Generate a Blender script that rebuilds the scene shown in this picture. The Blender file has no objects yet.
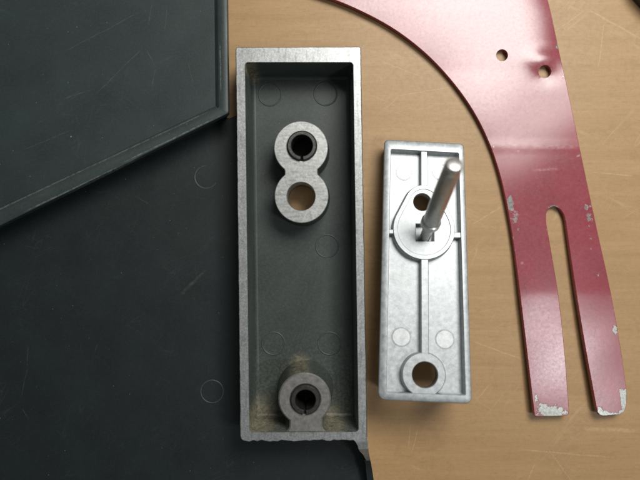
import bpy, math, random
from mathutils import Vector, Matrix
from mathutils.geometry import delaunay_2d_cdt
random.seed(7)

# ------------------------------------------------------------------ camera, world, lamp, exposure
MM = 0.001                      # everything below is laid out in millimetres
H, F = 167.0, 600.0             # camera height above the bench (mm), focal length in photo pixels (640 wide)
sc = bpy.context.scene
col = sc.collection
cam_d = bpy.data.cameras.new('camera')
cam = bpy.data.objects.new('camera', cam_d); col.objects.link(cam)
cam.location = (0, 0, H * MM)
cam_d.sensor_fit = 'HORIZONTAL'
cam_d.angle = 2 * math.atan(320 / F)
cam_d.clip_start = 0.005; cam_d.clip_end = 50
cam_d.dof.use_dof = True
cam_d.dof.focus_distance = 0.160
cam_d.dof.aperture_fstop = 7.0
sc.camera = cam

world = bpy.data.worlds.new('World'); sc.world = world
world.use_nodes = True
wb = world.node_tree.nodes['Background']
wb.inputs[0].default_value = (0.90, 0.96, 1.0, 1)
wb.inputs[1].default_value = 0.11

lamp_d = bpy.data.lights.new('bench_lamp', 'AREA')
lamp_d.shape = 'RECTANGLE'; lamp_d.size = 0.19; lamp_d.size_y = 0.15
lamp_d.energy = 1.2
lamp_d.color = (1.0, 0.985, 0.945)
lamp = bpy.data.objects.new('bench_lamp', lamp_d); col.objects.link(lamp)
lamp.location = (0.118, 0.178, 0.31)
lamp.rotation_euler = (Vector((0.01, 0.02, 0)) - Vector(lamp.location)).to_track_quat('-Z', 'Y').to_euler()

lamp2_d = bpy.data.lights.new('side_lamp', 'AREA')
lamp2_d.shape = 'RECTANGLE'; lamp2_d.size = 0.06; lamp2_d.size_y = 0.06
lamp2_d.energy = 0.24
lamp2_d.color = (0.97, 0.985, 1.0)
lamp2 = bpy.data.objects.new('side_lamp', lamp2_d); col.objects.link(lamp2)
lamp2.location = (0.206, -0.083, 0.36)
lamp2.rotation_euler = (Vector((0.03, 0, 0)) - Vector(lamp2.location)).to_track_quat('-Z', 'Y').to_euler()

sc.view_settings.view_transform = 'Standard'
sc.view_settings.look = 'None'
sc.view_settings.exposure = 0.0
sc.view_settings.gamma = 1.0
sc.view_settings.use_curve_mapping = False

# ------------------------------------------------------------------ geometry helpers (mm)
def P(px, py, z=0.0):
    """photo pixel -> world point at height z (mm)"""
    k = (H - z) / F
    return Vector(((px - 320) * k, (240 - py) * k, z))

def P2(px, py, z=0.0):
    p = P(px, py, z); return (p.x, p.y)

def arc(c, r, a0, a1, n):
    return [(c[0] + r * math.cos(math.radians(a0 + (a1 - a0) * i / n)),
             c[1] + r * math.sin(math.radians(a0 + (a1 - a0) * i / n))) for i in range(n + 1)]

def circle(c, r, n=40):
    return arc(c, r, 0, 360 * (n - 1) / n, n - 1)

def area2(pts):
    return sum(a[0] * b[1] - b[0] * a[1] for a, b in zip(pts, pts[1:] + pts[:1])) / 2

def ccw(pts):
    return pts if area2(pts) > 0 else pts[::-1]

def rounded(corners, radii, n=5):
    """polygon with rounded corners"""
    out = []; m = len(corners)
    if not hasattr(radii, '__len__'): radii = [radii] * m
    for i in range(m):
        p = Vector(corners[i]); a = Vector(corners[i - 1]); b = Vector(corners[(i + 1) % m])
        u = (a - p).normalized(); v = (b - p).normalized()
        r = radii[i]
        if r <= 0: out.append(tuple(p)); continue
        half = u.angle(v) / 2; d = r / math.tan(half)
        s, e = p + u * d, p + v * d
        c = p + (u + v).normalized() * (r / math.sin(half))
        a0 = math.atan2(s.y - c.y, s.x - c.x); a1 = math.atan2(e.y - c.y, e.x - c.x)
        da = (a1 - a0 + math.pi) % (2 * math.pi) - math.pi
        out += [(c.x + r * math.cos(a0 + da * k / n), c.y + r * math.sin(a0 + da * k / n)) for k in range(n + 1)]
    return out

def resample(pts, step, closed=True):
    out = []; m = len(pts)
    for i in range(m if closed else m - 1):
        a = Vector(pts[i]); b = Vector(pts[(i + 1) % m])
        k = max(1, int((b - a).length / step))
        out += [tuple(a + (b - a) * j / k) for j in range(k)]
    if not closed: out.append(tuple(pts[-1]))
    return out

def spline(pts, k=6):
    """open Catmull-Rom"""
    P_ = [Vector(p) for p in pts]; P_ = [2 * P_[0] - P_[1]] + P_ + [2 * P_[-1] - P_[-2]]
    out = []
    for i in range(1, len(P_) - 2):
        a, b, c, d = P_[i - 1:i + 3]
        for j in range(k):
            t = j / k
            out.append(tuple(0.5 * (2 * b + (c - a) * t + (2 * a - 5 * b + 4 * c - d) * t * t + (3 * b - a - 3 * c + d) * t ** 3)))
    out.append(tuple(P_[-2])); return out

def offset(pts, d):
    """offset a ccw outline outwards by d"""
    out = []; m = len(pts)
    for i in range(m):
        a, p, b = Vector(pts[i - 1]), Vector(pts[i]), Vector(pts[(i + 1) % m])
        u = p - a; v = b - p
        if u.length < 1e-9: u = v
        if v.length < 1e-9: v = u
        n1 = Vector((u.y, -u.x)).normalized(); n2 = Vector((v.y, -v.x)).normalized()
        n = n1 + n2
        if n.length < 1e-6: n = n1
        n.normalize()
        k = max(0.5, n.dot(n1))
        out.append(tuple(p + n * (d / k)))
    return out

def inside(p, poly):
    r = False; n = len(poly); j = n - 1
    for i in range(n):
        a, c = poly[i], poly[j]
        if (a[1] > p[1]) != (c[1] > p[1]) and p[0] < (c[0] - a[0]) * (p[1] - a[1]) / (c[1] - a[1]) + a[0]: r = not r
        j = i
    return r

def cdt(outline, holes=(), inner=()):
    vs = []; fs = []
    for loop in [outline] + list(holes):
        fs.append(list(range(len(vs), len(vs) + len(loop)))); vs += [Vector(p) for p in loop]
    vs += [Vector(p) for p in inner]
    r = delaunay_2d_cdt(vs, [], fs, 1, 1e-7)
    tris = []
    boxes = [(min(p[0] for p in h), max(p[0] for p in h), min(p[1] for p in h), max(p[1] for p in h)) for h in holes]
    for f in r[2]:
        q = (sum(r[0][i].x for i in f) / len(f), sum(r[0][i].y for i in f) / len(f))
        if any(bx[0] < q[0] < bx[1] and bx[2] < q[1] < bx[3] and inside(q, h) for h, bx in zip(holes, boxes)): continue
        if area2([tuple(r[0][i]) for i in f]) < 0: f = f[::-1]
        tris.append(list(f))
    return [tuple(v) for v in r[0]], tris

def link(name, verts, faces, mat, parent=None, smooth=None, origin=None):
    """verts in world mm; a part is stored relative to its root"""
    m = bpy.data.meshes.new(name)
    off = Vector(parent['_at']) if parent is not None else Vector(origin or (0, 0, 0))
    m.from_pydata([((v[0] - off[0]) * MM, (v[1] - off[1]) * MM, (v[2] - off[2]) * MM) for v in verts], [], faces)
    m.validate(); m.update()
    if smooth:
        for p in m.polygons: p.use_smooth = True
        m.set_sharp_from_angle(angle=math.radians(smooth))
    m.materials.append(mat)
    o = bpy.data.objects.new(name, m); col.objects.link(o)
    if parent is not None: o.parent = parent; o['_at'] = parent['_at']
    else: o.location = off * MM; o['_at'] = tuple(off)
    return o

def thing(name, label, cat, at):
    o = bpy.data.objects.new(name, None); col.objects.link(o)
    o.empty_display_size = 0.01
    o.location = Vector(at) * MM; o['_at'] = tuple(at)
    o['label'] = label; o['category'] = cat
    return o

def to3(pts, z, T=None):
    return [T(p[0], p[1], z) if T else (p[0], p[1], z) for p in pts]

class MB:
    def __init__(s): s.v = []; s.f = []
    def add(s, v, f):
        b = len(s.v); s.v += [tuple(x) for x in v]; s.f += [[i + b for i in q] for q in f]; return s
    def loft(s, loops, closed=True):
        b = len(s.v); n = len(loops[0])
        for l in loops: s.v += [tuple(p) for p in l]
        for k in range(len(loops) - 1):
            for i in range(n if closed else n - 1):
                j = (i + 1) % n
                s.f.append([b + k * n + i, b + k * n + j, b + (k + 1) * n + j, b + (k + 1) * n + i])
        return s
    def cap(s, outline, holes, z, T=None, flip=False, inner=()):
        v, t = cdt(outline, holes, inner)
        if flip: t = [f[::-1] for f in t]
        return s.add(to3(v, z, T), t)
    def build(s, name, mat, parent=None, smooth=35, merge=True):
        if merge:
            key = {}; mp = []; nv = []
            for p in s.v:
                k = (round(p[0], 4), round(p[1], 4), round(p[2], 4))
                if k not in key: key[k] = len(nv); nv.append(p)
                mp.append(key[k])
            nf = []
            for q in s.f:
                r = []
                for i in q:
                    if mp[i] not in r: r.append(mp[i])
                if len(r) > 2: nf.append(r)
            s.v, s.f = nv, nf
        return link(name, s.v, s.f, mat, parent, smooth)

def prism(outline, holes, z0, z1, draft=0.0, chamfer=0.15, T=None, bottom=True, hole_z0=None, inner=()):
    """solid slab with holes; outline 2D (mm), top edge chamfered, draft widens the foot"""
    b = MB(); o = ccw(list(outline)); c = chamfer
    hs = [ccw(list(h)) for h in holes]
    top = offset(o, -c) if c else o
    htop = [offset(h, c * 0.7) if c else h for h in hs]
    b.cap(top, htop, z1, T, inner=inner)
    foot = offset(o, draft) if draft else o
    loops = [to3(foot, z0, T), to3(o, z1 - c, T)] + ([to3(top, z1, T)] if c else [])
    b.loft(loops)
    hz = z0 if hole_z0 is None else hole_z0
    for h, ht in zip(hs, htop):
        b.loft(([to3(ht, z1, T)] if c else []) + [to3(h, z1 - c * 0.7, T), to3(h, hz, T)])
    if bottom: b.cap(foot, hs, z0, T, flip=True)
    return b

def lathe(b, base, axis, prof, n=32):
    """revolve prof [(t along axis, radius)] about an axis"""
    ax = Vector(axis).normalized()
    u = ax.orthogonal().normalized(); w = ax.cross(u)
    base = Vector(base); loops = []
    for t, r in prof:
        loops.append([base + ax * t + u * (r * math.cos(2 * math.pi * i / n)) + w * (r * math.sin(2 * math.pi * i / n)) for i in range(n)])
    b.loft(loops)
    k = len(b.v)
    b.v.append(tuple(base + ax * prof[0][0])); b.v.append(tuple(base + ax * prof[-1][0]))
    s0 = k - n * len(loops); s1 = k - n
    for i in range(n):
        b.f.append([k, s0 + (i + 1) % n, s0 + i]); b.f.append([k + 1, s1 + i, s1 + (i + 1) % n])
    return b

# ------------------------------------------------------------------ material helpers
class NT:
    def __init__(s, name):
        s.m = bpy.data.materials.new(name); s.m.use_nodes = True
        s.t = s.m.node_tree; s.n = s.t.nodes; s.b = s.n['Principled BSDF']
        s.tc = s.n.new('ShaderNodeNewGeometry')
        s.pos = s.scale(s.tc.outputs['Position'], (1000, 1000, 1000))      # millimetres
    def L(s, a, b): s.t.links.new(a, b)
    def scale(s, v, k):
        m = s.n.new('ShaderNodeVectorMath'); m.operation = 'MULTIPLY'; s.L(v, m.inputs[0]); m.inputs[1].default_value = k
        return m.outputs[0]
    def math(s, op, a, b=None, c=None, clamp=False):
        m = s.n.new('ShaderNodeMath'); m.operation = op; m.use_clamp = clamp
        for i, x in enumerate((a, b, c)):
            if x is None: continue
            if isinstance(x, (int, float)): m.inputs[i].default_value = x
            else: s.L(x, m.inputs[i])
        return m.outputs[0]
    def noise(s, scale=1.0, detail=4, rough=0.55, vec=None, dist=0.0, out='Fac'):
        x = s.n.new('ShaderNodeTexNoise'); s.L(vec if vec is not None else s.pos, x.inputs['Vector'])
        x.inputs['Scale'].default_value = scale; x.inputs['Detail'].default_value = detail
        x.inputs['Roughness'].default_value = rough; x.inputs['Distortion'].default_value = dist
        return x.outputs[out]
    def voro(s, scale, feature='F1', vec=None):
        x = s.n.new('ShaderNodeTexVoronoi'); x.feature = feature
        s.L(vec if vec is not None else s.pos, x.inputs['Vector']); x.inputs['Scale'].default_value = scale
        return x
    def ramp(s, fac, stops):
        r = s.n.new('ShaderNodeValToRGB'); e = r.color_ramp.elements
        while len(e) < len(stops): e.new(0.5)
        for el, (p, c) in zip(e, stops):
            el.position = p; el.color = tuple(c) + (1,) if hasattr(c, '__len__') else (c, c, c, 1)
        s.L(fac, r.inputs[0]); return r.outputs[0]
    def mix(s, fac, a, b, blend='MIX'):
        m = s.n.new('ShaderNodeMix'); m.data_type = 'RGBA'; m.blend_type = blend
        for i, x in ((0, fac), (6, a), (7, b)):
            if isinstance(x, (int, float)): m.inputs[i].default_value = x
            elif hasattr(x, '__len__'): m.inputs[i].default_value = tuple(x) + (1,)
            else: s.L(x, m.inputs[i])
        return m.outputs[2]
    def sep(s, v=None):
        x = s.n.new('ShaderNodeSeparateXYZ'); s.L(v if v is not None else s.pos, x.inputs[0]); return x.outputs
    def step(s, x, lo, hi):
        m = s.n.new('ShaderNodeMapRange'); m.interpolation_type = 'SMOOTHSTEP'
        s.L(x, m.inputs[0]); m.inputs[1].default_value = lo; m.inputs[2].default_value = hi
        return m.outputs[0]
    def specks(s, scale, size, keep):
        """scattered dots: a random share of Voronoi cells carry one"""
        v = s.voro(scale)
        c = s.sep(v.outputs['Color'])
        on = s.math('GREATER_THAN', c[0], 1 - keep)
        sz = s.math('MULTIPLY', c[1], size)
        d = s.math('LESS_THAN', v.outputs['Distance'], sz)
        return s.math('MULTIPLY', on, d)
    def scratch(s, a, b, w, wob=0.4):
        """a single line mark from a to b (mm)"""
        mp = s.n.new('ShaderNodeMapping'); mp.vector_type = 'TEXTURE'
        s.L(s.pos, mp.inputs['Vector'])
        mp.inputs['Location'].default_value = (a[0], a[1], 0)
        mp.inputs['Rotation'].default_value = (0, 0, math.atan2(b[1] - a[1], b[0] - a[0]))
        L_ = math.hypot(b[0] - a[0], b[1] - a[1])
        q = s.sep(mp.outputs[0])
        n = s.math('MULTIPLY_ADD', s.noise(0.15, 2), wob * 2, -wob)
        y = s.math('ABSOLUTE', s.math('ADD', q[1], n))
        t = s.math('SUBTRACT', 1.0, s.step(y, w * 0.3, w), clamp=True)
        e = s.math('MULTIPLY', s.step(q[0], 0, L_ * 0.15), s.math('SUBTRACT', 1.0, s.step(q[0], L_ * 0.8, L_)))
        g = s.ramp(s.noise(1.2, 3), [(0.35, 0.15), (0.6, 1.0)])
        return s.math('MULTIPLY', s.math('MULTIPLY', t, e), g)
    def add(s, *xs):
        r = xs[0]
        for x in xs[1:]: r = s.math('MAXIMUM', r, x)
        return r
    def bump(s, h, strength, dist=0.0001):
        b = s.n.new('ShaderNodeBump'); b.inputs['Strength'].default_value = strength; b.inputs['Distance'].default_value = dist
        s.L(h, b.inputs['Height']); s.L(b.outputs[0], s.b.inputs['Normal'])
    def set(s, **k):
        for n_, v in k.items():
            i = s.b.inputs[n_.replace('_', ' ')]
            if isinstance(v, (int, float)): i.default_value = v
            elif hasattr(v, '__len__'): i.default_value = tuple(v) + (1,) if len(v) == 3 else v
            else: s.L(v, i)
        return s.m

def seg(s, x0, y0, x1, y1, w, z=0, wob=0.4):
    return s.scratch(P2(x0, y0, z), P2(x1, y1, z), w, wob)

# ---- bench wood
def mat_wood():
    s = NT('bench_wood')
    gv = s.scale(s.pos, (0.045, 0.9, 1)); fine = s.noise(1.0, 6, 0.65, gv, 0.4)
    gv2 = s.scale(s.pos, (0.012, 0.16, 1)); broad = s.noise(1.0, 4, 0.6, gv2, 0.8)
    blot = s.noise(0.05, 3, 0.6)
    c = s.ramp(broad, [(0.28, (0.405, 0.246, 0.110)), (0.5, (0.458, 0.284, 0.130)), (0.75, (0.50, 0.322, 0.155))])
    c = s.mix(s.math('MULTIPLY', s.ramp(fine, [(0.4, 0), (0.7, 1)]), 0.34), c, (0.35, 0.20, 0.085))
    c = s.mix(s.math('MULTIPLY', s.ramp(blot, [(0.45, 0), (0.7, 1)]), 0.28), c, (0.37, 0.24, 0.115))
    mott = s.noise(0.9, 5, 0.7)
    c = s.mix(s.math('MULTIPLY', s.ramp(mott, [(0.42, 0), (0.72, 1)]), 0.34), c, (0.33, 0.205, 0.10))
    # short vertical pores
    pv = s.noise(1.0, 3, 0.6, s.scale(s.pos, (2.6, 0.22, 1)))
    c = s.mix(s.math('MULTIPLY', s.ramp(pv, [(0.56, 0), (0.7, 1)]), 0.09), c, (0.30, 0.18, 0.08))
    po = s.noise(1.0, 2, 0.5, s.scale(s.pos, (0.30, 3.2, 1)), 0.3)
    c = s.mix(s.math('MULTIPLY', s.ramp(po, [(0.60, 0), (0.68, 1)]), 0.26), c, (0.25, 0.135, 0.05))
    stain = s.ramp(s.noise(0.11, 5, 0.7, None, 1.5), [(0.55, 0), (0.66, 1)])
    c = s.mix(s.math('MULTIPLY', stain, 0.22), c, (0.28, 0.17, 0.085))
    fl = s.ramp(s.noise(2.3, 3, 0.6), [(0.55, 0), (0.72, 1)])
    c = s.mix(s.math('MULTIPLY', fl, 0.22), c, (0.60, 0.41, 0.22))
    lines = s.add(seg(s, 518, 449, 618, 458, 0.30), seg(s, 548, 448, 572, 482, 0.22), seg(s, 586, 8, 645, 42, 0.35),
                  seg(s, 528, 480, 536, 462, 0.3), seg(s, 545, 38, 588, 8, 0.22), seg(s, 604, 20, 598, 70, 0.2),
                  seg(s, 412, 452, 418, 428, 0.2), seg(s, 408, 448, 411, 424, 0.2), seg(s, 470, 340, 530, 362, 0.25),
                  seg(s, 395, 96, 470, 84, 0.2), seg(s, 590, 172, 636, 176, 0.25), seg(s, 470, 225, 505, 205, 0.2),
                  seg(s, 580, 428, 640, 431, 0.7), seg(s, 380, 60, 425, 78, 0.2))
    # random fine scratches: thin bands of two stretched, rotated noises
    def hair(ang, k):
        mp = s.n.new('ShaderNodeMapping'); s.L(s.pos, mp.inputs[0])
        mp.inputs['Rotation'].default_value = (0, 0, ang)
        n = s.noise(1.0, 1, 0.4, s.scale(mp.outputs[0], (0.02, k * 0.7, 1)))
        return s.math('SUBTRACT', 1, s.step(s.math('ABSOLUTE', s.math('SUBTRACT', n, 0.5)), 0.0, 0.008), clamp=True)
    gate = s.ramp(s.noise(0.08, 2), [(0.5, 0), (0.68, 1)])
    h = s.math('MULTIPLY', s.add(hair(0.5, 0.35), hair(-0.9, 0.3), hair(2.2, 0.25)), gate)
    c = s.mix(s.math('MULTIPLY', s.math('MULTIPLY', h, 0.35), 1.0), c, (0.60, 0.44, 0.26))
    c = s.mix(s.math('MULTIPLY', lines, 0.36), c, (0.66, 0.50, 0.31))
    d1 = s.specks(0.11, 0.045, 0.45)
    c = s.mix(s.math('MULTIPLY', d1, 0.7), c, (0.09, 0.05, 0.03))
    rough = s.math('MULTIPLY_ADD', mott, 0.22, 0.34)
    s.bump(s.math('ADD', s.math('MULTIPLY', fine, 0.5), s.math('MULTIPLY', lines, -0.6)), 0.25, 0.0001)
    return s.set(Base_Color=c, Roughness=rough, Specular_IOR_Level=0.42)

# ---- dark paint (panel, plate, tray)
def mat_dark(name, base, specs=True, marks=(), rough=0.5, dust=0.0, mark_k=0.09):
    s = NT(name)
    n = s.noise(0.08, 4, 0.6); n2 = s.noise(1.6, 4, 0.7)
    c = s.ramp(n, [(0.3, tuple(x * 0.82 for x in base)), (0.7, tuple(x * 1.2 for x in base))])
    c = s.mix(s.math('MULTIPLY', s.ramp(n2, [(0.5, 0), (0.75, 1)]), 0.25), c, tuple(x * 1.9 for x in base))
    if dust:
        y = s.sep()[1]
        dn = s.ramp(s.noise(1.5, 6, 0.75), [(0.42, 0), (0.75, 1)])
        low = s.math('MULTIPLY_ADD', s.step(y, -20, -52), 0.8, 0.22)
        c = s.mix(s.math('MULTIPLY', s.math('MULTIPLY', dn, low), dust), c, (0.28, 0.265, 0.20))
        cf = s.ramp(s.noise(0.9, 6, 0.75), [(0.36, 0), (0.6, 1)])
        for (cx, cy, rad) in ((258, 417, 7.0), (333, 419, 4.5), (252, 75, 3.0), (300, 366, 4.0)):
            vd = s.n.new('ShaderNodeVectorMath'); vd.operation = 'DISTANCE'
            s.L(s.scale(s.pos, (1, 1, 0)), vd.inputs[0]); vd.inputs[1].default_value = P2(cx, cy, 4) + (0,)
            near = s.step(vd.outputs['Value'], rad, rad * 0.25)
            c = s.mix(s.math('MULTIPLY', s.math('MULTIPLY', near, cf), 0.6), c, (0.36, 0.31, 0.19))
        ds = s.math('MULTIPLY', s.add(s.specks(1.5, 0.14, 0.35), s.specks(3.2, 0.2, 0.3)), low)
        c = s.mix(s.math('MULTIPLY', ds, 0.42), c, (0.40, 0.38, 0.30))
    if specs:
        def hair(ang, k):
            mp = s.n.new('ShaderNodeMapping'); s.L(s.pos, mp.inputs[0])
            mp.inputs['Rotation'].default_value = (0, 0, ang)
            n_ = s.noise(1.0, 1, 0.4, s.scale(mp.outputs[0], (0.028, k * 0.6, 1)))
            return s.math('SUBTRACT', 1, s.step(s.math('ABSOLUTE', s.math('SUBTRACT', n_, 0.5)), 0.0, 0.008), clamp=True)
        gate = s.ramp(s.noise(0.12, 3), [(0.48, 0), (0.66, 1)])
        hs = s.math('MULTIPLY', s.add(hair(0.6, 0.5), hair(-0.4, 0.42), hair(1.9, 0.4), hair(2.6, 0.6)), gate)
        c = s.mix(s.math('MULTIPLY', hs, 0.035), c, (0.30, 0.33, 0.33))
        fine = s.specks(2.6, 0.16, 0.10)
        c = s.mix(s.math('MULTIPLY', fine, 0.16), c, (0.42, 0.44, 0.42))
        sp = s.add(s.specks(0.22, 0.055, 0.30), s.specks(0.9, 0.10, 0.12))
        c = s.mix(s.math('MULTIPLY', sp, 0.38), c, (0.42, 0.44, 0.42))
    if marks:
        mk = s.add(*[seg(s, *m) for m in marks])
        c = s.mix(s.math('MULTIPLY', mk, mark_k), c, (0.34, 0.38, 0.36))
    s.bump(s.math('ADD', n2, s.math('MULTIPLY', s.noise(5.0, 2), 0.5)), 0.22, 0.00008)
    return s.set(Base_Color=c, Roughness=s.math('ADD', s.math('MULTIPLY_ADD', n2, 0.2, rough - 0.19), s.math('MULTIPLY', s.noise(0.06, 4, 0.65, None, 1.0), 0.2)), Specular_IOR_Level=0.5)

# ---- bare aluminium
def mat_alu(name, c0, c1, metallic, rough, mott=0.9, streak=None, grime=0.35):
    s = NT(name)
    n = s.noise(mott, 5, 0.7)
    c = s.ramp(n, [(0.3, c0), (0.68, c1)])
    if streak:
        st = s.noise(1.0, 3, 0.6, s.scale(s.pos, streak))
        c = s.mix(s.math('MULTIPLY', s.ramp(st, [(0.5, 0), (0.72, 1)]), 0.5), c, tuple(x * 0.5 for x in c0))
    g = s.ramp(s.noise(0.35, 5, 0.75), [(0.5, 0), (0.75, 1)])
    c = s.mix(s.math('MULTIPLY', g, grime), c, (0.16, 0.155, 0.14))
    s.bump(s.math('ADD', n, s.math('MULTIPLY', s.noise(4, 3), 0.6)), 0.16, 0.00010)
    return s.set(Base_Color=c, Metallic=metallic, Roughness=s.math('MULTIPLY_ADD', n, 0.22, rough - 0.1))

def mat_simple(name, c, metallic, rough, bump=0.1):
    s = NT(name); n = s.noise(1.5, 4, 0.7)
    cc = s.ramp(n, [(0.3, tuple(x * 0.75 for x in c)), (0.7, tuple(x * 1.2 for x in c))])
    s.bump(n, bump, 0.00008)
    return s.set(Base_Color=cc, Metallic=metallic, Roughness=s.math('MULTIPLY_ADD', n, 0.18, rough - 0.09))

# ---- red paint with worn edges: 'wear' is stored on the sheet's vertices
def mat_red():
    s = NT('red_paint')
    at = s.n.new('ShaderNodeAttribute'); at.attribute_name = 'wear'
    n = s.noise(0.12, 4, 0.6)
    c = s.ramp(n, [(0.3, (0.235, 0.015, 0.029)), (0.7, (0.295, 0.023, 0.041))])
    c = s.mix(s.math('MULTIPLY', s.ramp(s.noise(1.1, 5, 0.7), [(0.5, 0), (0.75, 1)]), 0.12), c, (0.36, 0.07, 0.085))
    chip = s.noise(0.9, 6, 0.7)
    wf = s.math('ADD', at.outputs['Fac'], s.math('MULTIPLY_ADD', chip, 1.1, -0.55))
    w = s.step(wf, 0.46, 0.54)
    sp = s.specks(0.16, 0.07, 0.32)
    lines = s.add(seg(s, 524, 272, 533, 335, 0.22, 3), seg(s, 536, 306, 545, 303, 0.18, 3), seg(s, 492, 110, 508, 124, 0.22, 2),
                  seg(s, 598, 322, 594, 340, 0.2, 3))
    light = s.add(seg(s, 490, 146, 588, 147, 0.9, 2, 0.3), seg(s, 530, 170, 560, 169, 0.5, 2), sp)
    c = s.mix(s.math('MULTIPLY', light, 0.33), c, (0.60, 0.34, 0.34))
    dk = s.add(s.specks(0.25, 0.06, 0.35), lines)
    c = s.mix(s.math('MULTIPLY', dk, 0.6), c, (0.09, 0.02, 0.025))
    c = s.mix(w, c, s.ramp(s.noise(1.6, 4), [(0.3, (0.17, 0.175, 0.155)), (0.7, (0.34, 0.345, 0.31))]))
    s.bump(s.math('SUBTRACT', s.math('MULTIPLY', s.noise(0.8, 4), 0.5), s.math('MULTIPLY', w, 0.9)), 0.14, 0.0001)
    return s.set(Base_Color=c, Roughness=s.math('MULTIPLY_ADD', s.noise(1.4, 5, 0.7), 0.16, 0.175), Specular_IOR_Level=1.0,
                 Metallic=s.math('MULTIPLY', w, 0.5))

M_wood = mat_wood()
PANEL_Z = 12.0
M_panel = mat_dark('panel_paint', (0.025, 0.037, 0.036), marks=[
    (60, 51, 142, 8, 0.16, PANEL_Z, 0.5), (92, 95, 142, 44, 0.16, PANEL_Z, 0.6), (60, 98, 92, 88, 0.16, PANEL_Z),
    (147, 24, 151, 0, 0.22, PANEL_Z, 0.5), (146, 48, 154, 66, 0.16, PANEL_Z, 0.6), (154, 66, 150, 86, 0.16, PANEL_Z, 0.6),
    (163, 30, 166, 2, 0.14, PANEL_Z), (186, 60, 192, 84, 0.14, PANEL_Z, 0.6), (20, 150, 70, 128, 0.14, PANEL_Z)], rough=0.48)
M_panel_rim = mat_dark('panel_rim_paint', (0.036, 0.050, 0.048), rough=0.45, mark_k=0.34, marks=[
    (-30, 222.6, 110, 156.5, 0.42, PANEL_Z, 0.06), (80, 171.0, 219, 106.0, 0.38, PANEL_Z, 0.06), (20, 214, 150, 152, 0.25, PANEL_Z, 0.15), (120, 164, 226, 113, 0.25, PANEL_Z, 0.1), (221, 95, 220, 40, 0.2, PANEL_Z, 0.1)])  # pale lines on the slanted edge: rubbed paint, plus its lit ridge painted in
M_plate = mat_dark('plate_paint', (0.011, 0.0165, 0.0165), marks=[
    (28, 345, 27, 368, 0.16, 2.2), (27, 368, 21, 398, 0.14, 2.2), (22, 408, 29, 420, 0.2, 2.2),
    (95, 352, 98, 344, 0.22, 2.2), (181, 296, 206, 268, 0.6, 2.2, 1.0), (135, 196, 150, 204, 0.12, 2.2)], rough=0.5)
M_tray = mat_dark('tray_paint', (0.038, 0.049, 0.046), rough=0.46, dust=0.5)
M_rim = mat_alu('machined_rim', (0.34, 0.35, 0.35), (0.60, 0.61, 0.60), 0.75, 0.40, 2.2, (1.4, 0.22, 0.5), 0.38)
M_boss_dusty = mat_alu('dusty_boss', (0.17, 0.165, 0.155), (0.30, 0.29, 0.27), 0.5, 0.5, 0.8, None, 0.4)
M_boss = mat_alu('machined_boss', (0.38, 0.385, 0.38), (0.64, 0.64, 0.62), 0.66, 0.40, 1.4, (0.22, 1.9, 1), 0.34)
M_cast = mat_alu('bright_casting', (0.35, 0.375, 0.385), (0.55, 0.575, 0.58), 0.62, 0.43, 0.8, None, 0.24)
M_mark = mat_alu('bright_casting_mark', (0.50, 0.515, 0.52), (0.70, 0.71, 0.71), 0.45, 0.42, 0.8, None, 0.05)
M_pin = mat_simple('pin_steel', (0.70, 0.69, 0.65), 0.9, 0.33, 0.06)
M_roll = mat_simple('roll_pin_steel', (0.11, 0.105, 0.10), 0.85, 0.36, 0.15)
M_bore = mat_simple('bore_dark', (0.03, 0.028, 0.026), 0.2, 0.7, 0.2)  # near-black colour of the disc closing each roll pin's bore
M_red = mat_red()
M_cap = mat_simple('blue_black_plastic', (0.012, 0.013, 0.022), 0.0, 0.4, 0.1)

# ------------------------------------------------------------------ bench
b = MB(); b.add([(-420, -380, 0), (420, -380, 0), (420, 400, 0), (-420, 400, 0), (-420, -380, -18), (420, -380, -18), (420, 400, -18), (-420, 400, -18)],
                [[0, 1, 2, 3], [7, 6, 5, 4], [0, 4, 5, 1], [1, 5, 6, 2], [2, 6, 7, 3], [3, 7, 4, 0]])
bench = b.build('bench_top', M_wood, None, None)
bench['kind'] = 'structure'

# ------------------------------------------------------------------ dark casting: plate + deep tray
RIM, FLOOR = 14.0, 2.2
casting = thing('tray_casting', 'dark painted metal casting with deep rectangular tray, bare rim and wide flat plate', 'casting', (-4, 0, 0))

# tray corners, from the rim's outline
oc = [P2(235.5, 47, RIM), P2(361, 46.5, RIM), P2(367.5, 440.5, RIM), P2(240, 441.5, RIM)][::-1]      # ccw: BL, BR, TR, TL
ic = [P2(245.2, 62.5, RIM), P2(353, 62.5, RIM), P2(358.3, 431.5, RIM), P2(249.8, 432, RIM)][::-1]
outer = resample(rounded(oc, [1.4, 0.3, 0.6, 0.6], 4), 1.0)
def jit(pts, fn):
    out = []
    for p in pts:
        d = fn(p); out.append((p[0] + d[0], p[1] + d[1]))
    return out
def rough_edge(p):
    k = 0.045
    if p[1] < oc[0][1] + 0.35 and p[0] > oc[0][0] + 1.5: k = 0.26        # broken lower edge
    return (random.uniform(-0.045, 0.045), random.uniform(-k, k))
outer_t = jit(outer, rough_edge)
ICN = rounded(ic, 0.8, 5)
inner_t = ICN
def inset(pts, d): return offset(ccw(pts), -d)
b = MB()
b.cap(offset(ccw(outer_t), -0.22), [offset(ccw(inner_t), 0.12)], RIM)
rim = b.build('rim_face', M_rim, casting, None)
b = MB()
o_in = offset(ccw(outer_t), -0.22)
b.loft([to3(outer, 0), to3(outer_t, RIM - 0.3), to3(o_in, RIM)])
b.build('outer_wall', M_tray, casting, 40)
b = MB()
i_out = offset(ccw(inner_t), 0.12)
b.loft([to3(i_out, RIM), to3(ccw(inner_t), RIM - 0.25), to3(inset(inner_t, 0.35), FLOOR + 0.7), to3(inset(inner_t, 0.75), FLOOR + 0.15), to3(inset(inner_t, 1.3), FLOOR)])
b.build('inner_wall', M_tray, casting, 50)

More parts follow.
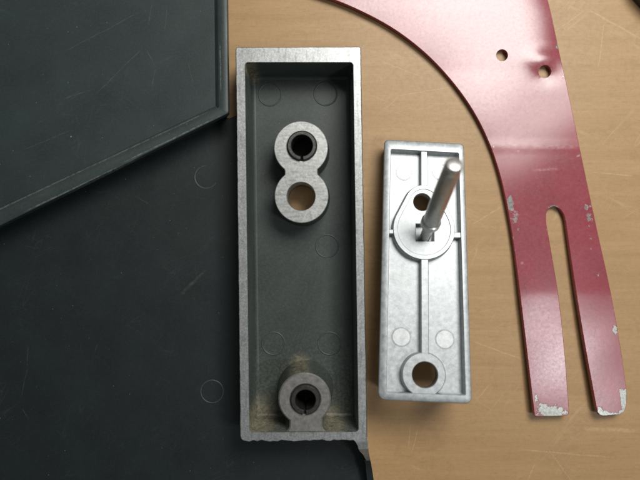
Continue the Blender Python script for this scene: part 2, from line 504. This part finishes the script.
# bosses
BZ = 11.2
def bp(px, py): return P2(px, py, BZ)
kb = (H - BZ) / F
c1, c2, c3 = bp(301, 148), bp(301.5, 196), bp(304.5, 399)
r1, r2, r3 = 27 * kb, 27 * kb, 26.3 * kb
hole2 = circle(bp(301, 196.3), 14.3 * kb, 36)
floor_out = inset(inner_t, 1.2)
b = prism(floor_out, [hole2], 0.0, FLOOR, 0, 0, bottom=True)
b.build('tray_floor', M_tray, casting, None)

def eight():
    dx = 16.3 * kb                                      # half width of the waist
    d = (c1[1] - c2[1]) / 2
    a = 52
    top = arc(c1, r1, -a, 180 + a, 34)
    bot = arc(c2, r2, 180 - a, 360 + a, 34)
    my = (c1[1] + c2[1]) / 2; mx = (c1[0] + c2[0]) / 2
    return ccw(top + [(mx - dx, my + 0.25), (mx - dx, my - 0.25)] + bot + [(mx + dx, my - 0.25), (mx + dx, my + 0.25)])
pin1 = circle(bp(302, 146), 15.0 * kb, 36)
b = prism(eight(), [pin1, hole2], FLOOR, BZ, 0.55, 0.16, bottom=False, hole_z0=0.0)
o = b.build('double_boss', M_boss, casting, 40)
# painted flanks of the boss
o.data.materials.append(M_tray); o.data.materials.append(M_bore)
def paint_flanks(o, z):
    for p in o.data.polygons:
        c = o.matrix_world.translation / MM
        q = (p.center.x / MM - 4, p.center.y / MM)
        if abs(p.normal.z) < 0.5 and math.hypot(q[0] - bp(301, 196.3)[0], q[1] - bp(301, 196.3)[1]) > 14.3 * kb + 0.25: p.material_index = 1
paint_flanks(o, BZ)

BZ3 = 13.7
k3 = (H - BZ3) / F; c3 = P2(304.5, 399, BZ3); r3 = 26.3 * k3
neck_y = ic[0][1] - 1.2
nl, nr = P2(289.5, 0, BZ3)[0], P2(322.5, 0, BZ3)[0]
al = math.degrees(math.acos((nr - c3[0]) / r3)); ar = math.degrees(math.acos((c3[0] - nl) / r3))
key = [(nl - 0.9, neck_y), (nr + 0.9, neck_y), (nr + 0.85, neck_y + 1.3), (nr + 0.3, neck_y + 1.75), (nr, neck_y + 2.4)] + arc(c3, r3, -al, 180 + ar, 40) + [(nl, neck_y + 2.4), (nl - 0.3, neck_y + 1.75), (nl - 0.85, neck_y + 1.3)]
pin3c = P2(305.5, 399.2, BZ3)
b = prism(key, [circle(pin3c, 15.0 * k3, 36)], FLOOR, BZ3, 0.95, 0.35, bottom=False, hole_z0=FLOOR)
o = b.build('single_boss', M_boss_dusty, casting, 40)
o.data.materials.append(M_tray); paint_flanks(o, BZ3)

def roll_pin(c, z1, ro, ri, gap_deg=-90):
    g = 7
    pr = []
    cham = 0.28
    outer_ = arc((0, 0), ro, gap_deg + g, gap_deg + 360 - g, 44)
    def ring(r, z): return [(c[0] + x * r / ro, c[1] + y * r / ro, z) for x, y in outer_]
    b = MB()
    loops = [ring(ro, FLOOR + 0.1), ring(ro, z1 - cham), ring(ro - cham, z1), ring(ri + 0.15, z1), ring(ri, z1 - 0.15), ring(ri, FLOOR + 0.1)]
    b.loft(loops, closed=False)
    n = len(outer_)
    b.f.append([k * n for k in range(6)][::-1]); b.f.append([k * n + n - 1 for k in range(6)])
    o = b.build('roll_pin', M_roll, casting, 30)
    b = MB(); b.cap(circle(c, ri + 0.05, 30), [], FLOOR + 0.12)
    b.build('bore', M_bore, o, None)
    return o
roll_pin(bp(302, 146), BZ + 1.0, 14.8 * kb, 10.6 * kb)
roll_pin(pin3c, BZ3 + 0.9, 14.8 * k3, 10.2 * k3, -93)

def ring_mark(px, py, r, z, mat, parent, name='ejector_mark', a0=0, a1=360, w=0.24, h=0.16):
    """thin raised ring left by a mould ejector"""
    k = (H - z) / F; c = P2(px, py, z); n = 40
    full = a1 - a0 >= 360
    pts = circle((0, 0), 1, n) if full else arc((0, 0), 1, a0, a1, n)
    b = MB()
    def lp(rr, zz): return [(c[0] + x * rr, c[1] + y * rr, zz) for x, y in pts]
    R = r * k
    b.loft([lp(R + w, z - 0.02), lp(R + w * 0.4, z + h), lp(R - w * 0.4, z + h), lp(R - w, z - 0.02)], closed=full)
    return b.build(name, mat, parent, 60)
M_ring = mat_simple('worn_ring', (0.060, 0.072, 0.070), 0.2, 0.45, 0.1)
for (x, y) in ((270, 94.5), (325.5, 94), (327, 246), (273.5, 343.5), (329.5, 343.5)):
    ring_mark(x, y, 11.3, FLOOR, M_ring, casting)
for (x, y, a0, a1) in ((206, 177, 90, 330), (212, 391.5, 0, 360)):
    ring_mark(x, y, 11.3, FLOOR, M_ring, casting, a0=a0, a1=a1, w=0.16, h=0.05)

# flat plate round the tray, running under the rimmed panel
PZ = FLOOR
oxl = [p for p in outer]
plate_pts = [P2(236.9, 440, PZ)]
xl = lambda y: oc[3][0] + (oc[0][0] - oc[3][0]) * (oc[3][1] - y) / (oc[3][1] - oc[0][1])
ytop = P2(0, 112.5, PZ)[1]
plate = [(xl(ytop) + 0.4, ytop), P2(229.5, 118.3, PZ), P2(214, 116, PZ), P2(100, 150, PZ), P2(-60, 215, PZ), P2(-60, 545, PZ),
         P2(376, 545, PZ), P2(373, 500, PZ), P2(369.2, 476, PZ), P2(366, 461, PZ), (oc[1][0] - 0.3, oc[1][1] + 0.5), (oc[0][0] + 0.4, oc[0][1] + 0.5)]
b = prism(plate, [], 0.0, PZ - 0.004, 0, 0.12)
b.build('base_plate', M_plate, casting, None)

# broken web at the tray's lower corner: bare torn metal, then the painted lip along the plate's edge
def strip(rows, jitter=0.0):
    """rows: (xl, xr, py, z) in pixels; solid strip standing on the bench"""
    b = MB(); L4 = []
    for (x0, x1, py, z) in rows:
        a = P(x0, py, z); c = P(x1, py, z)
        j = random.uniform(-jitter, jitter)
        L4.append([(a.x, a.y, 0.05), (a.x, a.y, z + j), (c.x, c.y, z - j), (c.x, c.y, 0.05)])
    b.loft(L4, closed=True)
    b.f.append([3, 2, 1, 0]); n = len(b.v); b.f.append([n - 4, n - 3, n - 2, n - 1])
    return b
strip([(351, 367.4, 437.0, 13.9), (354, 367.7, 440.0, 13.95), (356.0, 367.9, 442.5, 13.9), (358, 368.2, 446, 13.7), (358.6, 368.4, 449, 13.5), (360, 368.6, 451.5, 12.6),
       (363.5, 369.0, 455, 11.6), (364.8, 369.6, 458, 10.4), (366.2, 370.0, 460.5, 8.8)], 0.12).build('torn_web', M_rim, casting, 25)
strip([(364.2, 370.2, 460.0, 8.7), (365.6, 371.2, 464, 7.4), (366.0, 372.2, 470, 6.6), (367, 373.6, 479, 5.8), (370, 376.5, 500, 5.2), (373, 379, 545, 5.0)], 0.05).build('edge_lip', M_plate, casting, 40)

# small web fillet at the tray corner bump
strip([(352.5, 357, 440.4, 13.5), (352.9, 356.5, 438.2, 13.88)], 0).build('torn_burr', M_rim, casting, 25)

# ------------------------------------------------------------------ rimmed dark panel lying on the plate
panel = thing('rimmed_panel', 'dark green-grey panel with raised rim and slanted edge, overlapping the flat plate', 'panel', (-60, 50, PZ))
PT = PANEL_Z
def pp(x, y): return P2(x, y, PT)
po = [pp(-60, 255.2), pp(228.5, 113), pp(226.5, -60), pp(-60, -60)]
po = ccw(po)
pr_ = rounded(po, [0.2, 0.9, 0.2, 0.2], 5)
pi = rounded(ccw([pp(-52, 233.8), pp(218, 107), pp(216.5, -52), pp(-52, -52)]), [0.2, 0.3, 0.2, 0.2], 3)
b = prism(rounded(ccw([pp(-55, 240), pp(222, 108), pp(220, -55), pp(-55, -55)]), 0.3, 3), [], PZ, PT - 1.4, 0, 0)
b.build('face', M_panel, panel, None)
b = MB()
o1 = offset(pr_, -0.2); i1 = offset(ccw(pi), 0.3)
b.cap(o1, [i1], PT)
b.loft([to3(offset(pr_, -1.9), PZ + 0.005), to3(offset(pr_, -1.7), PT - 3.2), to3(offset(pr_, -0.1), PT - 2.6), to3(pr_, PT - 0.3), to3(offset(pr_, -0.06), PT - 0.08), to3(o1, PT)])
b.loft([to3(i1, PT), to3(ccw(pi), PT - 0.35), to3(offset(ccw(pi), -0.9), PT - 1.398)])
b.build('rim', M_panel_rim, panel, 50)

# ------------------------------------------------------------------ small bright casting, resting tilted on its foot boss
ZT, ZB = 5.6, 17.0
yt = P(0, 141, ZT).y; yb = P(0, 402, ZB).y
tilt = math.atan2(ZB - ZT, yt - yb)
O0 = Vector((0, yt, ZT))
U = Vector((1, 0, 0)); V = Vector((0, math.cos(tilt), -math.sin(tilt))); W = Vector((0, math.sin(tilt), math.cos(tilt)))
def S(px, py, w=0.0):
    """pixel -> local (u, v) on the tilted plane raised by w"""
    d = Vector(((px - 320) / F, (240 - py) / F, -1.0)); c = Vector((0, 0, H))
    o_ = O0 + W * w
    t = (o_ - c).dot(W) / d.dot(W)
    q = c + d * t - O0
    return (q.dot(U), q.dot(V))
def T(u, v, w): return tuple(O0 + U * u + V * v + W * w)
def kS(py, w=0):                                        # mm per pixel there
    a = S(424, py, w); c = S(425, py, w); return c[0] - a[0]

small = thing('mounting_plate', 'small bright cast aluminium plate with ribs, holes and a leaning steel pin', 'metal plate', T(26.5, -35, -4.5))
FL = -2.6                                               # recessed floor below the rim
out_c = [S(384.3, 139), S(464.2, 143.5), S(472.3, 404.2), S(378, 400)]
in_c = [S(391, 149.2), S(458.6, 153), S(465.4, 395), S(386.6, 392.2)]
oR = ccw(rounded(out_c, [1.3, 1.3, 1.6, 1.9], 6)); iR = ccw(rounded(in_c, [0.35, 0.35, 0.3, 0.5], 4))
BW = -0.35                                              # boss and rib height
hA = circle(S(422.3, 202, BW), 8.8 * kS(202), 32); hB = circle(S(425, 374.8, BW), 12.9 * kS(375), 36)
sq = [S(416, 224, BW), S(434, 224, BW), S(434, 241, BW), S(416, 241, BW)]
b = prism(offset(iR, 0.5), [hA, hB], -3.8, FL, 0, 0, T)
b.build('floor_panel', M_cast, small, None)
b = MB()
o1 = offset(oR, -0.32); i1 = offset(iR, 0.14)
b.cap(o1, [i1], 0, T)
b.loft([to3(offset(oR, -0.6), -4.9, T), to3(oR, -0.5, T), to3(offset(oR, -0.09), -0.16, T), to3(o1, 0, T)])
b.loft([to3(i1, 0, T), to3(iR, -0.2, T), to3(offset(iR, -0.22), FL, T)])
b.cap(offset(oR, -0.6), [iR], -4.9, T, flip=True)
b.build('rim', M_cast, small, 45)

# pear-shaped boss
ca = S(424, 229, BW); cb = S(424, 203.5, BW); ra = 31.2 * kS(229); rb = 19.3 * kS(203)
dist = cb[1] - ca[1]
ang = math.degrees(math.asin((ra - rb) / dist)) if dist > abs(ra - rb) else 60
pear = ccw(arc(cb, rb, ang, 180 - ang, 20) + arc(ca, ra, 180 - ang, 360 + ang, 44))
b = prism(pear, [hA, sq], FL, BW, 0.25, 0.22, T, bottom=False, hole_z0=-3.8)
b.build('pear_boss', M_cast, small, 40)
b = prism(offset(pear, -0.06), [offset(pear, -1.25)], BW - 0.3, BW + 0.22, 0.0, 0.12, T, bottom=False)
b.build('boss_edge', M_cast, small, 40)
# round boss joined to the rim
cc = S(424, 374.6, BW); rc = 22 * kS(375)
nl, nr = S(414.5, 388, BW)[0], S(436, 388, BW)[0]; ny = S(424, 394.5, BW)[1]
al = math.degrees(math.acos((nr - cc[0]) / rc)); ar = math.degrees(math.acos((cc[0] - nl) / rc))
b = prism([(nr, ny)] + arc(cc, rc, -al, 180 + ar, 40) + [(nl, ny)], [hB], FL, BW, 0.25, 0.2, T, bottom=False, hole_z0=-3.8)
b.build('round_boss', M_cast, small, 40)
# two stub feet under the raised end carry it on the bench
def drop(p):
    t = p.z / W.z; q = p - W * t; return (q.x, q.y, 0.0)
for fx, fy in ((393, 388), (460, 390)):
    ft = [Vector(T(x, y, -4.45)) for x, y in circle(S(fx, fy, -4.5), 1.7, 24)]
    b = MB(); b.loft([[drop(p) for p in ft], ft]); n = 24
    b.f.append(list(range(n))[::-1]); b.f.append(list(range(n, 2 * n)))
    b.build('foot', M_cast, small, 40)
# ribs
def rib(q0, q1, q2, q3, w=BW - 0.06):
    b = prism([S(*q0, w), S(*q1, w), S(*q2, w), S(*q3, w)], [], FL, w, 0.15, 0.16, T, bottom=False)
    return b.build('rib', M_cast, small, 40)
rib((421, 149.5), (427.3, 149.5), (427.3, 188), (421, 188))
rib((421, 257), (428.6, 257), (428.9, 356), (421.3, 356))
rib((388.5, 229.2), (396, 229.2), (396, 233.8), (388.3, 233.8))
rib((453, 232.2), (463, 232.2), (463, 237.8), (453, 237.8))
for (x, y, r) in ((404, 172.3, 7.8), (440.5, 172.3, 7.8), (401.3, 337, 9), (444.8, 339.3, 9)):
    b = prism(circle(S(x, y, FL), r * kS(y), 32), [], FL - 0.05, FL + 0.16, 0.05, 0.07, T, bottom=False)
    o = b.build('ejector_mark', M_mark, small, 40)
    q = S(x, y, FL); rr = r * kS(y) * 1.04
    b = prism(circle(q, rr + 0.13, 36), [circle(q, rr - 0.08, 36)], FL - 0.05, FL + 0.1, 0.05, 0.05, T, bottom=False)
    b.build('flash_ring', M_cast, o, 40)

# leaning pin in the square hole
p0 = Vector(T(*S(424.6, 239, -1.5), -2.6)); tip = P(454.6, 163.3, 39.0)
ax = (tip - p0); Lp = ax.length; ax.normalize()
# where the shoulder sits along the axis
def t_at(py):
    lo, hi = 0.0, Lp
    for _ in range(40):
        m = (lo + hi) / 2; q = p0 + ax * m
        y = 240 - q.y * F / (H - q.z)
        if y > py: lo = m
        else: hi = m
    return lo
ts = t_at(224.5)
pin = lathe(MB(), p0, ax, [(ts + 1.5, 2.05), (ts + 1.6, 2.14), (Lp - 2.9, 2.12), (Lp - 2.7, 2.03), (Lp - 2.5, 2.1), (Lp - 0.6, 2.08), (Lp - 0.5, 2.03), (Lp, 1.62), (Lp + 0.1, 1.2), (Lp + 0.17, 0.6), (Lp + 0.19, 0.2)], 36).build('pin', M_pin, small, 30)
lathe(MB(), p0, ax, [(ts, 1.9), (ts + 0.25, 2.5), (ts + 1.7, 2.5), (ts + 2.0, 2.12)], 36).build('shoulder', M_pin, pin, 30)
lathe(MB(), p0, ax, [(-1.8, 1.40), (ts + 0.3, 1.40)], 28).build('neck', M_pin, pin, 30)

# ------------------------------------------------------------------ red guard plate
G0 = 1.9
def tri_step(x, a, b):
    t = min(1, max(0, (x - a) / (b - a))); return t
def gz(x, y):
    """height of the sheet: slightly sprung tines, a joggle line, a dent by the second hole"""
    px = 320 + x * F / (H - G0); py = 240 - y * F / (H - G0)
    z = 0.0
    # tines: slope grows from py 225 to 285, holds, eases to the ends
    if py > 215:
        s = 0.0; acc = 0.0; q = 215.0
        while q < py:
            h = min(3.0, py - q)
            sl = 0.055 * tri_step(q, 222, 285) ** 1.3
            if q > 292: sl = 0.02
            if q > 360: sl = 0.03
            acc += sl * h * 0.278; q += h
        z += acc
    # bend line across the neck
    z += 0.06 * math.exp(-((py - 146) / 3.5) ** 2)
    z += 0.10 * math.sin(px * 0.045 + py * 0.02) * math.sin(py * 0.037 + 1.0)
    # sheet curls down towards the outer edge near the top
    if py < 70:
        e = 548 + (py) * 0.2
        d = max(0, (px - (e - 34)) / 34.0)
        z += -0.75 * d * d * tri_step(70 - py, 0, 30)
        z += 0.5 * tri_step(70 - py, 0, 60)
    d2 = ((px - 541) / 15) ** 2 + ((py - 60) / 9) ** 2
    z += 0.5 * math.exp(-d2)
    d3 = ((px - 545) / 12) ** 2 + ((py - 77) / 7) ** 2
    z -= 0.2 * math.exp(-d3)
    return z
left = spline([(150, -40), (230, -30), (290, -14), (335, 0), (372, 16.5), (402, 34.5), (430, 57.5), (455, 85), (475, 114), (490, 145), (500, 175), (507, 206), (513, 241),
               (519.5, 290), (527, 352), (534.5, 415.5)], 8)
tine1 = [(536, 416.8), (566.5, 416.0), (569.2, 414)]
slot_r = spline([(569.3, 410), (564.6, 350), (559.2, 300), (552.0, 255), (546.2, 222)], 6)
slot_t = spline([(546.2, 220), (546.5, 212.5), (550, 208), (554.5, 206.5), (559.5, 208.8), (563.5, 214), (565.6, 221)], 4)
slot_l = spline([(566, 224), (571.5, 262), (578, 304), (586.5, 354), (596.5, 408)], 6)
tine2 = [(597.6, 412.5), (600, 415.4), (604, 416.0), (620, 414.6), (624.4, 411.6), (626.6, 405)]
right = spline([(627.0, 392), (620.5, 346), (610.5, 290), (596.5, 226), (582.5, 160), (568.5, 92), (559.5, 52), (548, 0), (530, -60), (490, -125)], 8)
top_ = [(420, -165), (330, -170), (230, -150), (150, -110)]
gpx = left + tine1 + slot_r + slot_t + slot_l + tine2 + right + top_
def GP(px, py):
    q = P2(px, py, G0)
    for _ in range(4): q = P2(px, py, G0 + gz(*q))
    return q
gout = ccw([GP(x, y) for x, y in gpx])
holes = [circle(P2(502, 55.3, G0), 6.0 * (H - G0) / F, 24), circle(P2(545, 71.5, G0), 6.4 * (H - G0) / F, 24)]
xs = [p[0] for p in gout]; ys = [p[1] for p in gout]
st = 1.1
gout_s = resample(gout, 1.0)
gin = offset(gout_s, -0.55)
pts_in = []
yy = min(ys)
while yy < max(ys):
    xx = min(xs)
    vis = yy < 72
    while xx < max(xs):
        q = (xx + random.uniform(-.2, .2) * st, yy + random.uniform(-.2, .2) * st)
        if inside(q, gin) and all((q[0] - P2(hx, hy, G0)[0]) ** 2 + (q[1] - P2(hx, hy, G0)[1]) ** 2 > 6 for hx, hy in ((502, 55.3), (545, 71.5))):
            pts_in.append(q)
        xx += st if vis else st * 4
    yy += st if vis else st * 4
TH = 1.7
gtop = offset(gout_s, -0.14)
v2, tr = cdt(gtop, holes, pts_in)
b = MB()
b.add([(x, y, 0.15 + TH + gz(x, y)) for x, y in v2], tr)
b.add([(x, y, 0.15 + gz(x, y)) for x, y in v2], [f[::-1] for f in tr])
lw = lambda pts, dz: [(x, y, 0.15 + dz + gz(x, y)) for x, y in pts]
b.loft([lw(gtop, 0), lw(gout_s, 0.14), lw(gout_s, TH - 0.14), lw(gtop, TH)])
for h in holes:
    h = ccw(h); b.loft([lw(h, TH), lw(h, 0)])
guard = b.build('red_guard_plate', M_red, None, 32)
# move the origin to the foot of the sheet
gc = Vector((60 * MM, 20 * MM, 0))
guard.data.transform(Matrix.Translation(-gc)); guard.location = gc
guard['label'] = 'curved red painted sheet metal guard with slotted two-tine end and chipped edges'
guard['category'] = 'guard plate'
# worn spots
spots = [((552, 412), (15, 4.5), .95), ((543, 408), (7, 7), .7), ((536, 398), (2.5, 4), .7), ((556, 405), (6, 8), .45), ((625, 402), (4, 12), .95), ((612, 415), (12, 2.6), .9), ((600, 411), (4, 5), .8),
         ((622, 390), (3.5, 9), .7), ((615, 330), (3, 6), .75), ((617, 345), (2.2, 18), .55), ((510.5, 203), (2.4, 7), 1.0), ((516, 216), (2.5, 12), .72), ((517.5, 230), (2, 12), .5),
         ((589, 218), (3.5, 10), .62), ((585.5, 208), (2, 10), .55), ((592, 240), (1.8, 3), .8), ((576.5, 156), (2, 3.2), .95), ((557.5, 48), (1.8, 3), .85), ((552.8, 206.5), (7, 1.8), .7),
         ((546.6, 222), (1.2, 12), .55), ((581.5, 146), (1.3, 3), .7), ((598, 274), (3, 2), .8), ((545.5, 79.5), (5, 1.4), .7), ((493, 146), (1.2, 3), .7), ((586, 180), (1.1, 25), .5), ((563, 73), (1.0, 10), .5)]
at = guard.data.attributes.new('wear', 'FLOAT', 'POINT')
from collections import Counter
ec = set()
for p in guard.data.polygons:
    if abs(p.normal.z) < 0.9 and p.center.z < 0.0021: ec.update(p.vertices)
edge_idx = ec
vals = []
for v in guard.data.vertices:
    x = v.co.x / MM + 60; y = v.co.y / MM + 20; z = v.co.z / MM
    px = 320 + x * F / (H - z); py = 240 - y * F / (H - z)
    w = 0.0
    for (cx, cy), (sx, sy), a in spots:
        q = ((px - cx) / sx) ** 2 + ((py - cy) / sy) ** 2
        if q < 9: w = max(w, a * math.exp(-q * 0.6))
    vals.append(max(w, 0.34) if v.index in edge_idx else w)
at.data.foreach_set('value', vals)

# ------------------------------------------------------------------ dark round item past the guard
cpos = P(694, -46, 0)
capo = thing('plastic_cap', 'blue-black round-edged cap lying on the bench beyond the red guard', 'cap', (cpos.x, cpos.y, 0))
R = 77 * H / F
lathe(MB(), cpos, (0, 0, 1), [(0, R - 0.6), (0.6, R), (6.0, R - 0.2), (7.4, R - 1.2), (8.0, R - 3.0)], 72).build('cap_body', M_cap, capo, 40)
lathe(MB(), cpos, (0, 0, 1), [(7.9, R - 6), (9.2, R - 6.4), (9.6, R - 7.4)], 72).build('cap_crown', M_cap, capo, 40)

for o in bpy.data.objects:
    if '_at' in o: del o['_at']
